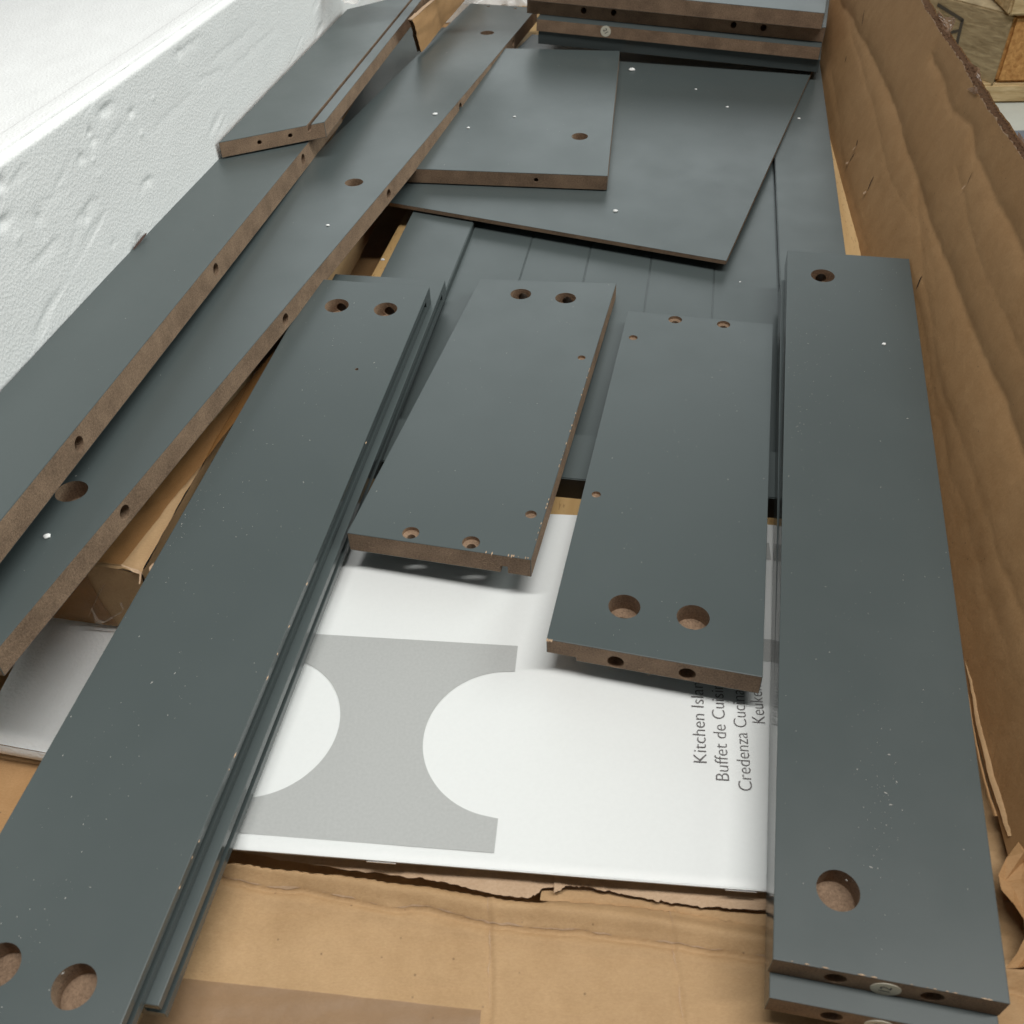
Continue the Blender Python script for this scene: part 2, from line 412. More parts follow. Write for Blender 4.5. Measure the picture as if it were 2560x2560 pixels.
def wall_disp(s, v):
    jig = .0030 * fbm(s * 18, v * 18, 3) + .0009 * fbm(s * 90, v * 90, 1)
    h = 0
    for L, A, w in ((R1L, .0027, .009), (R2L, .0018, .007), (R3L, .0006, .005), (R4L, .0005, .006), (R5L, .0005, .004), (R6L, .0004, .004)):
        d = segd(L, s, v) + jig
        h -= A * math.exp(-abs(d) / w) * (.75 + .5 * abs(fbm(s * 9, A * 1000)))
    h += .0016 * fbm(s * 3, v * 5, 4) + .00010 * fbm(s * 20, v * 26, 8) + .00004 * fbm(s * 160, v * 160, 2)
    h *= .35 + .65 * sm(v, .0, .05)
    h += .012 * (1 - sm(v, -.002, .055)) ** 2 * 0
    return h
S0, S1 = -.26, 1.25
def topv(s): return poly_at(TOPL, s) + .0008 * fbm(s * 60, 2.2) + .0003 * fbm(s * 400, 5)
def wall_pt(s, v, off=0): return P0 + sd * s + up * v + wn * (wall_disp(s, v) + off)
NU, NV = 1000, 110
def wf(u, v):
    s = S0 + (S1 - S0) * u ** 1.3; return wall_pt(s, topv(s) * v)
grid('side_wall', NU, NV, wf, KRAFTW, box)
def liner(off, lo, hi, name, m):
    n = 700
    vs = []; fs = []
    for i in range(n + 1):
        s = S0 + (S1 - S0) * i / n; tv = topv(s)
        dv = .0015 * fbm(s * 260, off * 999)
        vs += [P0 + sd * s + up * (tv - lo) + wn * (wall_disp(s, tv) + off), P0 + sd * s + up * (tv - hi + dv) + wn * (wall_disp(s, tv) + off)]
    for i in range(n): fs.append((2 * i, 2 * i + 2, 2 * i + 3, 2 * i + 1))
    return pydata(name, vs, fs, m, box)
liner(-.0052, .007, .0012, 'middle_liner', FLUTESHADE)
grid('outer_liner', 300, 4, lambda u, v: (lambda s: P0 + sd * s + up * ((topv(s) - .0004 + .0008 * fbm(s * 90, 3)) * v) + wn * (wall_disp(s, topv(s)) - .0104 - .014 * (1 - v)))(S0 + (S1 - S0) * u), KRAFTW, box)
liner(-.00015, .0012, -.0004, 'torn_rim', KEDGE)
def flute(o0, o1, pitch, ph):
    vs, fs = [], []; s = S0; k = 0
    while s < S1:
        tv = topv(s) - .0008 + .0003 * fbm(s * 200, ph * 7); o = (o0 + o1) / 2 + (o1 - o0) / 2 * math.sin(k * math.pi / 3 + ph) 
        for lo in (0, .006): vs.append(P0 + sd * s + up * (tv - lo) + wn * (wall_disp(s, tv) + o))
        s += pitch / 6; k += 1
    for i in range(k - 1): fs.append((2 * i, 2 * i + 2, 2 * i + 3, 2 * i + 1))
    o = pydata('fluting', vs, fs, FLUTESHADE, box); return o
flute(-.0003, -.0050, .0072, .3); flute(-.0054, -.0101, .0052, 1.4)
# thin dark lenses paint the shade inside slits and nicks of the wall liner
def slit_shade(p, q, w, flap=0):
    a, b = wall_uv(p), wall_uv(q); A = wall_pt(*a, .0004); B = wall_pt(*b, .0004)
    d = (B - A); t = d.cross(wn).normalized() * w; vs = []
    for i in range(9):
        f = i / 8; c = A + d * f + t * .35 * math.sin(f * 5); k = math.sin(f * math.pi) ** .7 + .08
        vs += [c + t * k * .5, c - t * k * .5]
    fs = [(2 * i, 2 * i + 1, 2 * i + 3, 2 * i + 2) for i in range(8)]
    pydata('slit_shade', vs, fs, SLITSHADE, box)
    if flap:
        C = B + wn * .0006; e = d.normalized()
        pydata('torn_flap', [C, C + t * 1.4 + e * .0025 + wn * .001, C + e * .0035 + wn * .0012, C - t * 1.5 + e * .0012 + wn * .0004], [(0, 1, 2, 3)], KEDGE, box)
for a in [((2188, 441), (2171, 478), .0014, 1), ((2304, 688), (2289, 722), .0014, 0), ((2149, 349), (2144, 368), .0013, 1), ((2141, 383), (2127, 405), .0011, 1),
          ((2117, 140), (2112, 157), .0013, 0), ((2162, 22), (2152, 66), .0009, 0), ((2430, 430), (2417, 462), .0005, 1)]: slit_shade(*a)
# crumpled tape pieces left on the torn rim
def blob(name, outline, off, amp, m, seed):
    c = (sum(p[0] for p in outline) / len(outline), sum(p[1] for p in outline) / len(outline))
    vs, fs = [], []; R = 5; n = len(outline) * 4
    base = wall_pt(*wall_uv(c)); nn = wn
    for r in range(R + 1):
        for i in range(n):
            k = i / 4; a = outline[int(k)]; b = outline[(int(k) + 1) % len(outline)]; f = k - int(k)
            p = (a[0] + (b[0] - a[0]) * f, a[1] + (b[1] - a[1]) * f); p = (c[0] + (p[0] - c[0]) * r / R, c[1] + (p[1] - c[1]) * r / R)
            q = hit(p, P0 + wn * off, wn); vs.append(q + wn * amp * .8 * fbm(q.y * 60, q.z * 60, seed) + wn * amp * .12 * abs(fbm(q.y * 110, q.z * 110, seed + 3)))
    for r in range(R):
        for i in range(n): fs.append((r * n + i, r * n + (i + 1) % n, (r + 1) * n + (i + 1) % n, (r + 1) * n + i))
    return pydata(name, vs, fs, m, box)
blob('tape_scrap', [(2338, 35), (2352, 28), (2357, 42), (2382, 42), (2386, 52), (2380, 92), (2362, 100), (2345, 72)], -.008, .004, TAPE2, 1)
blob('tape_scrap', [(2410, 158), (2422, 150), (2432, 160), (2450, 172), (2458, 205), (2455, 222), (2444, 232), (2428, 200)], -.009, .003, TAPE2, 3)
blob('tape_scrap', [(2418, 222), (2428, 218), (2446, 216), (2447, 234), (2434, 236)], .001, .0008, TAPE2, 5)
blob('tape_scrap', [(2548, 330), (2556, 345), (2575, 372), (2560, 372), (2542, 352)], -.008, .002, TAPE2, 6)
# folded lip where wall meets the flap, and the crushed lower corner
def lip(pts, w0, w1, z, m, seed, name='fold_lip', rise=.006):
    n = 60; vs, fs = [], []
    for i in range(n + 1):
        s = i / n * (len(pts) - 1); k = min(int(s), len(pts) - 2); f = s - k
        p = (pts[k][0] * (1 - f) + pts[k + 1][0] * f, pts[k][1] * (1 - f) + pts[k + 1][1] * f)
        wd_ = w0 + (w1 - w0) * i / n
        for j in range(5):
            g = j / 4; q = W((p[0] + wd_ * g, p[1]), z + rise * math.sin(g * math.pi * .9) * .6 + g * rise)
            q.z += .0012 * fbm(q.x * 80, q.y * 60, seed) + .0004 * fbm(q.x * 300, q.y * 300, seed); vs.append(q)
    for i in range(n):
        for j in range(4): a = i * 5 + j; fs.append((a, a + 1, a + 6, a + 5))
    return pydata(name, vs, fs, m, box, smooth=True)
lip([(2400, 1600), (2424, 1715), (2445, 1830), (2470, 1930), (2500, 2030), (2520, 2090)], 5, 20, -.0112, KRAFT, 2, rise=.0005)
lip([(2395, 1600), (2420, 1750), (2436, 1860), (2458, 1960), (2484, 2040)], 3, 10, -.0125, KRAFTW, 5, rise=.001)
def crease_patch(x0, x1, y0, y1, z, amp, nx, ny, seed, m):
    rnd = random.Random(seed); vs, fs = [], []
    for j in range(ny + 1):
        for i in range(nx + 1):
            e = 0 if i in (0, nx) or j in (0, ny) else 1
            p = (x0 + (x1 - x0) * (i + rnd.uniform(-.38, .38) * e) / nx + 34 * math.sin(j * .9), y0 + (y1 - y0) * (j + rnd.uniform(-.38, .38) * e) / ny)
            q = W(p, z); q.z = z + rnd.uniform(-1, 1) * amp + amp * 1.6 * (i / nx); vs.append(q)
    for j in range(ny):
        for i in range(nx):
            a = j * (nx + 1) + i
            fs += [(a, a + 1, a + nx + 2), (a, a + nx + 2, a + nx + 1)] if rnd.random() < .5 else [(a, a + 1, a + nx + 1), (a + 1, a + nx + 2, a + nx + 1)]
    pydata('crushed_corner', vs, fs, m, box)
crease_patch(2530, 2700, 1990, 2420, -.008, .0032, 6, 11, 5, KRAFTW)
# ================================================================ FOAM
FA = Vector((-.2684, .4218, 0)); fdir = Vector((.161, 1, 0)).normalized(); fn_ = Vector((1, -.161, 0)).normalized()
def foam_top(y): return poly_at([(.51, .174), (.66, .162), (.84, .149)], y)
foamo = empty('foam_wall', FA + Vector((-.02, .2, -.03)), 'thick dented white styrofoam slab standing along the left side of the box', 'styrofoam')
DENT = []
for p, r, a in [((228, 330), .006, .006), ((236, 352), .006, .004), ((268, 338), .009, -.0005), ((330, 282), .006, .006), ((268, 272), .006, .003), ((262, 280), .005, .003), ((100, 545), .008, .004), ((5, 460), .008, .007), ((10, 555), .007, .006),
                ((205, 395), .007, .004), ((375, 452), .004, .003), ((220, 545), .006, .003), ((350, 600), .009, .006), ((335, 625), .006, .003), ((450, 130), .006, .003), ((385, 245), .004, -.002), ((235, 400), .004, -.002), ((355, 335), .005, -.002), ((45, 595), .006, -.002), ((250, 440), .005, -.0015), ((285, 610), .006, .002)]:
    q = hit(p, FA, fn_); DENT.append(((q - FA).dot(fdir), q.z, r, a))
SCR = []
for p, q, a in [((239, 496), (196, 547), .0022), ((145, 598), (80, 660), .0016), ((380, 442), (355, 467), .0022), ((281, 257), (250, 281), .003), ((308, 306), (272, 353), .0012), ((500, 91), (438, 138), .0013), ((105, 560), (125, 605), .0016), ((160, 470), (60, 545), .0008), ((560, 170), (500, 200), .001), ((640, 60), (520, 160), .0008), ((700, 60), (560, 190), .0006), ((480, 230), (380, 330), .0007), ((30, 450), (60, 420), .0016), ((10, 560), (30, 530), .0018), ((190, 580), (170, 640), .0008)]:
    a0, a1 = hit(p, FA, fn_), hit(q, FA, fn_); SCR.append((((a0 - FA).dot(fdir), a0.z), ((a1 - FA).dot(fdir), a1.z), a))
def foam_face(s, z):
    d = 0
    for (a_, b_), (c_, e_), am in SCR:
        if abs(s - (a_ + c_) / 2) > .08: continue
        ex, ey = c_ - a_, e_ - b_; l2 = ex * ex + ey * ey; t = max(0, min(1, ((s - a_) * ex + (z - b_) * ey) / l2))
        jx = .0015 * fbm(s * 70, z * 70, 6); dy_ = (z - b_ - t * ey + jx); dxx = (s - a_ - t * ex)
        r = math.hypot(dxx, dy_)
        if r < .012: d -= .38 * am * math.exp(-(r / (.0016 if dy_ > 0 else .0042)) ** 2) * (.5 + math.sin(math.pi * t) * .5)
    for ds, dz, r, a in DENT:
        r = r * .45
        k = ((s - ds) ** 2 / (1.5 * r) ** 2 + (z - dz) ** 2 / r ** 2)
        if k < 4: d -= .30 * a * math.exp(-k * (1.4 + .9 * fbm(s * 150, z * 150, 4)))
    d += .0004 * fbm(s * 5, z * 14, 2) + .00006 * fbm(s * 160, z * 160, 5)
    g = fbm((s * .8 + z * 1.0) * 10, z * 60 - s * 12, 9); d -= .0010 * max(0, g - .5) * 2
    return d
def ff(u, v):
    s = -.22 + 1.10 * u; y = FA.y + s * fdir.y; tz = foam_top(y); z = -.04 + (tz - .001 + .04) * v
    rnd = .004 * sm(v, .975, 1.0) ** 2
    return FA + fdir * s + Vector((0, 0, z)) + fn_ * (foam_face(s, z) - rnd - .0004)
grid('inner_face', 920, 200, ff, FOAM, foamo)
def ft(u, v):
    s = -.35 + 1.25 * u; y = FA.y + s * fdir.y; tz = foam_top(y)
    prof = [(0, -.001, -.0044), (.2, .0004, -.0052), (.5, .0006, -.0115), (.8, .0002, -.018), (1, -.0024, -.0205)]
    for a, b in zip(prof, prof[1:]):
        if a[0] <= v <= b[0]: f = (v - a[0]) / (b[0] - a[0]); dz = a[1] + (b[1] - a[1]) * f; dn_ = a[2] + (b[2] - a[2]) * f; break
    return FA + fdir * s + Vector((0, 0, tz + dz + .0002 * fbm(s * 50, v * 3))) + fn_ * dn_
grid('top_rim', 400, 14, ft, FOAM, foamo)
def fs_(u, v):
    s = -.5 + 3.2 * u; y = FA.y + s * fdir.y; tz = foam_top(y)
    return FA + fdir * s + Vector((0, 0, tz - .0025 - .03 * v - .20 * v * v + .0006 * fbm(s * 60, v * 40) + .0003 * fbm(s * 300, v * 260))) + fn_ * (-.019 - .9 * v)
fsh = grid('foam_sheet', 400, 160, fs_, FOAM)
tag(fsh, 'smooth white styrofoam sheet sloping away behind the dented foam slab', 'styrofoam')
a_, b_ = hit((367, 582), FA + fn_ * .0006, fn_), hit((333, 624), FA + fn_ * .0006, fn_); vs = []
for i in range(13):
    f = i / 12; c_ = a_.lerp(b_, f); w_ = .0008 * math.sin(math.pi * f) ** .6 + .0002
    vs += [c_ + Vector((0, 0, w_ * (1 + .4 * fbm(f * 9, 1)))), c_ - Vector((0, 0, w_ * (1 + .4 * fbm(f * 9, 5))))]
pydata('hole_shade', vs, [(2 * i, 2 * i + 1, 2 * i + 3, 2 * i + 2) for i in range(12)], subtle('brown_gap_shade', (.13, .075, .06), .9, 300, .3), foamo)  # flat patch paints brown card in shade behind a gap in the foam
# low foam slab in the bottom left
def slab(name, pts, z0, z1, m, label=None, cat=None, parent=None, bev=.001, px=True):
    P = [W(p, z1) if len(p) == 2 else Vector(p) for p in pts]; c = sum(P, Vector()) / len(P); c.z = z0
    bm = prism([(p.x - c.x, p.y - c.y) for p in P], 0, z1 - z0)
    if bev: bmesh.ops.bevel(bm, geom=list(bm.edges), offset=bev, segments=2, affect='EDGES')
    o = bmobj(name, bm, m, parent, Matrix.Translation(c))
    if label: tag(o, label, cat)
    return o
NLf, NRf = W((-60, 1842), -.024), W((400, 1925), -.024)
def lf(u, v):
    a = NLf.lerp(NRf, u); b = a + Vector((.05, .52, 0)); q = a.lerp(b, v)
    return q + Vector((0, 0, .0005 * fbm(q.x * 20, q.y * 20) + .00012 * fbm(q.x * 150, q.y * 260, 3) - .003 * (1 - sm(v, 0, .012)) ** 2))
lowf = grid('foam_tray', 160, 300, lf, FOAM); tag(lowf, 'low white styrofoam base seen at the left under the boards', 'styrofoam')
def lf2(u, v):
    a = NLf.lerp(NRf, u); return a + Vector((-.0005, -.0005 - .0012 * math.sin(v * 3.1), -.0028 - .0085 * v))
grid('foam_base_edge', 80, 6, lf2, FOAM, lowf)
for o_ in [o for o in lowf.children]: o_.name = 'front_edge'
# ================================================================ INNER CARTON
zt = .026
C1 = W((350, 1424), zt); C0 = W((252, 1412), zt)
cdir = Vector((.182, 1, 0)).normalized(); cw = (C1 - C0).normalized()
carton = empty('inner_carton', Vector((C1.x - .05, C1.y + .1, -.024)), 'long brown carton with taped crushed corner under the left boards', 'carton')
def ct(u, v):
    q = C1 - cw * .10 * (1 - u) + cdir * .48 * v
    e = min(1, (1 - u) * .10 / .006); f = min(1, v * .48 / .004)
    q.z = zt + .001 * fbm(q.x * 30, q.y * 30) - .0018 * (1 - e) ** 2 - .0015 * (1 - f) ** 2 + .0004 * fbm(q.x * 120, q.y * 120)
    return q
grid('top_panel', 60, 160, ct, KRAFT, carton)
def cf(u, v):
    q = C1 - cw * .10 * (1 - u); q.z = zt - .0015 - (zt + .0225) * v
    return q - cdir * (.0005 + .0022 * math.sin(v * 3.0) + .0008 * fbm(q.x * 60, v * 3))
grid('front_panel', 60, 24, cf, KRAFT, carton)
def cs(u, v):
    q = C1 + cdir * .48 * u; q.z = zt - .0018 - (zt + .0225) * v
    return q + cw * (.0004 + .001 * fbm(u * 20, v * 3))
grid('right_panel', 100, 16, cs, KRAFT, carton)
for k, (a, b, c, d) in enumerate([((303, 1412), (345, 1424), (350, 1429), (306, 1417)), ((318, 1419), (352, 1427), (356, 1433), (330, 1427)), ((348, 1428), (353, 1427), (351, 1462), (348, 1463)), ((372, 1418), (383, 1405), (384, 1410), (374, 1432))]):
    sheet('crushed_ply', [a, b, c, d], zt + .001 + .0006 * k, KEDGE, carton, 16, 4, .0012, None, k)
sheet('tape_strip', [(720, 840), (790, 800), (303, 1410), (225, 1400)], zt + .0009, TAPE, carton, 20, 50, .0, lambda x, y: zt + .001 * fbm(x * 30, y * 30) + .0004 * fbm(x * 120, y * 120) + .0004)
def tf(u, v):
    q = C1 - cw * (.031 + .055 * (1 - u) - .004 * v); q.z = zt - .0005 - (zt + .0222) * v
    return q - cdir * (.0012 + .0022 * math.sin(v * 3.0) + .0008 * fbm(q.x * 60, v * 3))
grid('tape_strip', 30, 16, tf, TAPE, carton)
for k, L in enumerate([[(262, 1460), (240, 1500), (228, 1530)], [(252, 1470), (236, 1510), (222, 1540)], [(230, 1520), (246, 1550), (262, 1553), (306, 1528)], [(236, 1533), (240, 1553), (256, 1556), (280, 1545)], [(306, 1528), (308, 1518), (302, 1505)]]):
    vs, fs = [], []; n = 16
    Pf = C1 - cdir * .0035
    for i in range(n + 1):
        s = i / n * (len(L) - 1); kk = min(int(s), len(L) - 2); f = s - kk
        p = (L[kk][0] * (1 - f) + L[kk + 1][0] * f, L[kk][1] * (1 - f) + L[kk + 1][1] * f)
        q = hit(p, Pf, cdir); w_ = .0007
        vs += [q + cw * w_ * .5, q - cdir * .0012, q - cw * w_ * .5]
    for i in range(n): fs += [(3 * i, 3 * i + 1, 3 * i + 4, 3 * i + 3), (3 * i + 1, 3 * i + 2, 3 * i + 5, 3 * i + 4)]
    pydata('tape_wrinkle', vs, fs, CLEAR, carton)
# ================================================================ WOOD SLAB under the door
wa, wb = W((998, 559), -.0055), W((928, 688), -.0055); wdv = (wa - wb).normalized(); wr = Vector((wdv.y, -wdv.x, 0))
wl0 = wb - wdv * .36; wl1 = wa + wdv * .35
bm = prism([(0, 0), (.37, 0), (.37, 1.0), (0, 1.0)], 0, .018); bmesh.ops.bevel(bm, geom=list(bm.edges), offset=.0008, segments=2, affect='EDGES')
mw = Matrix((wr, wdv, Vector((0, 0, 1)))).transposed().to_4x4(); mw.translation = Vector((wl0.x, wl0.y, -.0235))
WS = bmobj('worktop', bm, BEECH, None, mw); tag(WS, 'pale beech worktop lying under the grey door and the booklet', 'worktop')
# ================================================================ DOOR
DZ = .010
dl0, dl1 = W((1057, 526), DZ), W((966, 694), DZ)
dr0, dr1 = W((2033, 186), DZ), W((2102.5, 633), DZ)
dn0, dn1 = W((1402, 1194), DZ), W((1940, 1245), DZ)
def isec(a, b, c, d):
    r = b - a; s = d - c; t = ((c - a).x * s.y - (c - a).y * s.x) / (r.x * s.y - r.y * s.x); return a + r * t
DNL = isec(dl0, dl1, dn0, dn1); DNR = isec(dr0, dr1, dn0, dn1)
dx = (DNR - DNL).normalized(); dy = Vector((-dx.y, dx.x, 0)); DW = (DNR - DNL).length; DL = .66
door = empty('cabinet_door', (DNL + DNR) / 2 + dy * .3 + Vector((0, 0, -.0155)), 'grey cabinet door with grooved centre lying under the loose boards', 'door')
dmw = Matrix((dx, dy, Vector((0, 0, 1)))).transposed().to_4x4(); dmw.translation = Vector((DNL.x, DNL.y, DZ - .0155))
inv = dmw.inverted()
lst = (inv @ W((1184, 549), DZ)).x; lst2 = (inv @ W((1114, 735), DZ)).x; SL = (lst + lst2) / 2
SR = DW - ((inv @ W((1935, 405), DZ)).x + (inv @ W((1952.5, 694), DZ)).x) / 2
RB = ((inv @ W((1441, 1084), DZ)).y + (inv @ W((1490, 1089), DZ)).y) / 2
def dpart(name, x0, x1, y0, y1, z0, z1, mats, bev=.0006, near=None):
    bm = prism([(x0, y0), (x1, y0), (x1, y1), (x0, y1)], z0, z1); bm.faces.ensure_lookup_table()
    if near: bm.faces[2].material_index = 1
    ed = [e for e in bm.edges if e.verts[0].co.z > z1 - 1e-5 and e.verts[1].co.z > z1 - 1e-5]
    bmesh.ops.bevel(bm, geom=ed, offset=bev, segments=2, affect='EDGES', material=0)
    return bmobj(name, bm, mats, door, dmw)
dpart('stile', 0, SL, 0, DL, 0, .0155, [PAINT, BLACK], near=1)
dpart('stile', DW - SR, DW, 0, DL, 0, .0155, [PAINT, BLACK], near=1)
dpart('rail', SL + .0002, DW - SR - .0002, 0, RB, 0, .0154, [PAINT, BLACK], near=1)
dpart('rail', SL + .0002, DW - SR - .0002, DL - RB, DL, 0, .0154, [PAINT, BLACK])
REC = .0105
gx = [(inv @ W(p, DZ - .005)).x for p in ((1306, 680), (1461, 694), (1614, 773), (1781, 792))]
step = (gx[3] - gx[0]) / 3; e = [SL + .0003] + [gx[0] + step * k for k in range(-2, 8)] + [DW - SR - .0003]
e = sorted([q for q in e if SL < q < DW - SR]); e = [q for i, q in enumerate(e) if i == 0 or q - e[i - 1] > .012]
dpart('backing', SL - .004, DW - SR + .004, RB - .004, DL - RB + .004, .0030, REC - .0007, [PEDGE], bev=.0001)
for a, b in zip(e, e[1:]):
    dpart('plank', a + .00012, b - .0009, RB + .0002, DL - RB - .0002, REC - .0006, REC, [PAINT], bev=.0003)
    if b < DW - SR - .002: dpart('bead', b - .0007, b - .00012, RB + .0002, DL - RB - .0002, REC - .0006, REC - .0001, [PAINT], bev=.0002)
# ================================================================ BOOKLET
O = Vector((-.1222, .2002, 0)); bu = Vector((.9925, -.1225, 0)).normalized(); bv = Vector((.1225, .9925, 0)).normalized()
ZB = .002
book = empty('instruction_booklet', O + bu * .1 + bv * .1 + Vector((0, 0, -.0045)), 'white stapled assembly booklet with grey logo lying open to view', 'booklet')
U0, U1, V1 = -.046, .251, .210
bmw = Matrix((bu, bv, Vector((0, 0, 1)))).transposed().to_4x4(); bmw.translation = O
def uv(px, z=ZB): q = bmw.inverted() @ W(px, z); return q.x, q.y
def bk(u, v):
    x = U0 + (U1 - U0) * u; y = V1 * v
    z = ZB + .0003 * fbm(x * 9, y * 9) - .0009 * (1 - sm(y, 0, .003)) ** 2 - .0006 * sm(u, .95, 1)
    return bmw @ Vector((x, y, z))
grid('cover', 100, 80, bk, PAPER, book)
for k in range(5):
    z = -.0005 + k * .00038
    bm = prism([(U0, .0007 * (k % 2) + .0004), (U1 - .0003 * k, .0007 * (k % 2) + .0004), (U1 - .0003 * k, V1 - .0003), (U0, V1 - .0003)], z, z + .0003)
    bmobj('pages', bm, PAPER, book, bmw)
def flat(name, poly, dz, m, n=0):
    """flat print following the cover"""
    bm = bmesh.new(); vs = [bm.verts.new((x, y, ZB + .00028 + dz)) for x, y in poly]; f = bm.faces.new(vs)
    bmesh.ops.triangulate(bm, faces=[f]); o = bmobj(name, bm, m, book, bmw); return o
def arc(cx, cy, r, a0, a1, n=48): return [(cx + r * math.cos(a0 + (a1 - a0) * i / n), cy + r * math.sin(a0 + (a1 - a0) * i / n)) for i in range(n + 1)]
r_, cv = .0385, .0613
x0, x1_, y0_, y1_ = -.008, .1092, .0068, .1155
vs, fs = [], []; NY = 160
for i in range(NY + 1):
    y = y0_ + (y1_ - y0_) * i / NY; h_ = math.sqrt(max(0, r_ * r_ - (y - cv) ** 2))
    vs += [bmw @ Vector((x0 + h_, y, ZB + .00028)), bmw @ Vector((x1_ - h_, y, ZB + .00028))]
fs = [(2 * i, 2 * i + 1, 2 * i + 3, 2 * i + 2) for i in range(NY)]
pydata('printed_logo', vs, fs, INK, book)
a = uv((1897, 1653)); b = uv((1905, 1598)); c = uv((1917, 1400)); d = uv((1920, 1358))
xr = a[0] + .012
for q0, q1, s in ((a[1], b[1], 1), (c[1], d[1], -1)):
    flat('printed_logo', [(xr - .05, q0), (xr, q0), (xr, q1), (xr - .05, q1)], 0, INK)
def text(body, prefix, u, v, plen, cap=.0058):
    def mk(s):
        cu = bpy.data.curves.new('t', 'FONT'); cu.body = s; cu.size = 1; cu.offset = -.012
        o = bpy.data.objects.new('t', cu); COL.objects.link(o); bpy.context.view_layer.update()
        me = bpy.data.meshes.new_from_object(o.evaluated_get(bpy.context.evaluated_depsgraph_get())); bpy.data.objects.remove(o); return me
    w = lambda me: max(q.co.x for q in me.vertices)
    sx = plen / w(mk(prefix)); k = mk('K'); sy = cap / max(q.co.y for q in k.vertices)
    me = mk(body); me.materials.clear()
    link('printed_text', me, TEXT, book, bmw @ Matrix.Translation((u, v, ZB + .0004)) @ Matrix.Rotation(math.pi / 2, 4, 'Z') @ Matrix.Diagonal((sx, sy, 1, 1)))
sc_ = .0344 / 10
text('Kitchen Island', 'Kitchen Isl', .1992, .0558, .0362)
text('Buffet de Cuisine', 'Buffet de Cuisi', .2086, .0477, .0482)
text('Credenza Cucina', 'Credenza Cucin', .2182, .0437, .0500)
text('Keukeneiland', 'Keuk', .2267, .0788, .0150)
for p in ((955, 2148), (1852, 2219)):
    u_, v_ = uv(p, .0006); bm = bmesh.new()
    bmesh.ops.create_cone(bm, cap_ends=True, segments=8, radius1=.00035, radius2=.00035, depth=.0125, matrix=Matrix.Rotation(math.pi / 2, 4, 'Y'))
    bmobj('staple', bm, STEEL, book, bmw @ Matrix.Translation((u_, -.0004, .0006)))
# ================================================================ BOARDS
def groove_right(y_in, z0, z1, depth, yend=-.01):
    def f(loc, t):
        (x0, y0), (x1, y1), (x2, y2), (x3, y3) = loc
        ang = math.atan2(y2 - y1, x2 - x1)
        L = math.hypot(x2 - x1, y2 - y1)
        bm = boxcut((-depth, yend, z0), (.01, L - y_in, z1), 0)
        M = Matrix.Translation((x1, y1, 0)) @ Matrix.Rotation(ang - math.pi / 2, 4, 'Z')
        bmesh.ops.transform(bm, matrix=M, verts=bm.verts); return bm
    return f
def groove_top(fr, w, dep):
    def f(loc, t):
        bm = boxcut((-w / 2, -.03, t - dep), (w / 2, .9, t + .01), 1)
        ang = math.atan2(loc[2][1] - loc[1][1], loc[2][0] - loc[1][0])
        M = Matrix.Translation((loc[1][0] * fr, loc[1][1] * fr, 0)) @ Matrix.Rotation(ang - math.pi / 2, 4, 'Z')
        bmesh.ops.transform(bm, matrix=M, verts=bm.verts); return bm
    return f
def notch_near(xa, xb, h):
    def f(loc, t):
        L = loc[1][0]; return boxcut((L * xa, -.01, -.01), (L * xb, 5.0, h), 1)
    return f
T_ = .0125
# thin back panel on the door, shelf on it
board('T', 'back_panel', 'large thin grey back panel lying askew across the door', 'panel', [(1250, 150), (2036, 165), (1816, 652), (905, 494)], (.0150, 0), .0033, 'mmmm', rect='FL', bev=.0002)
board('S', 'shelf_board', 'short grey shelf board with one round hole lying on the thin back panel', 'board', [(1240, 100), (1549.5, 127), (1519, 440), (985, 420)], (.0282, 0), .0122, 'mmmm',
      holes=[((1449.5, 341), 41, .009)], side_holes=[('near', (1340, 450), .0019, .02)], rect='FL')
# long left boards
LBp = (.0737, -.0413); LAp = (.110, -.068)
board('LB', 'long_rail_board', 'long grey board second from the foam slab, round holes along its top and brown edge', 'board', [(1176, 8), (1343, 19), (-20, 1638), (-300, 1600)], LBp, .0142, 'mmmp',
      holes=[((885, 456), 46, .011), ((1218, 82), 34, .011), ((179, 1228), 80, .011), ((1221, 16), 8, .01), ((1288, 21), 8, .01)],
      side_holes=[('right', (972, 486), .0040, .03), ('right', (1151, 268), .0040, .03), ('right', (1283, 107), .0034, .03), ('right', (714, 799), .0040, .03), ('right', (312, 1281), .0040, .03)], rect='NL')
board('LA', 'long_rail_board', 'longest grey board pressed against the dented foam slab, drilled brown edge', 'board', [(690, 233), (850, 258), (-161, 1500), (-390, 1400)], LAp, .0160, 'mmmp',
      side_holes=[('right', (758, 398), .0041, .03), ('right', (540, 674), .0041, .03), ('right', (198, 1110), .0041, .03)])
board('C', 'grooved_board', 'grey board with a long thin groove lying on top at the upper left', 'board', [(868, 23), (1075, -28), (810.6, 305), (546, 356.4)], (.1112, -.052), .0120, 'mmmm',
      side_holes=[('near', (649, 356), .0018, .02), ('near', (726, 339), .0018, .02)],
      cuts=[groove_top(.850, .0030, .0050)])
board('LC', 'shaded_board', 'grey board lying deep in the dark gap beside the grooved upper left board', 'board', [(-.115, 1.28, -.022), (.02, 1.26, -.022), (-.04, .88, -.022), (-.175, .90, -.022)], None, .0125, 'mmmm')
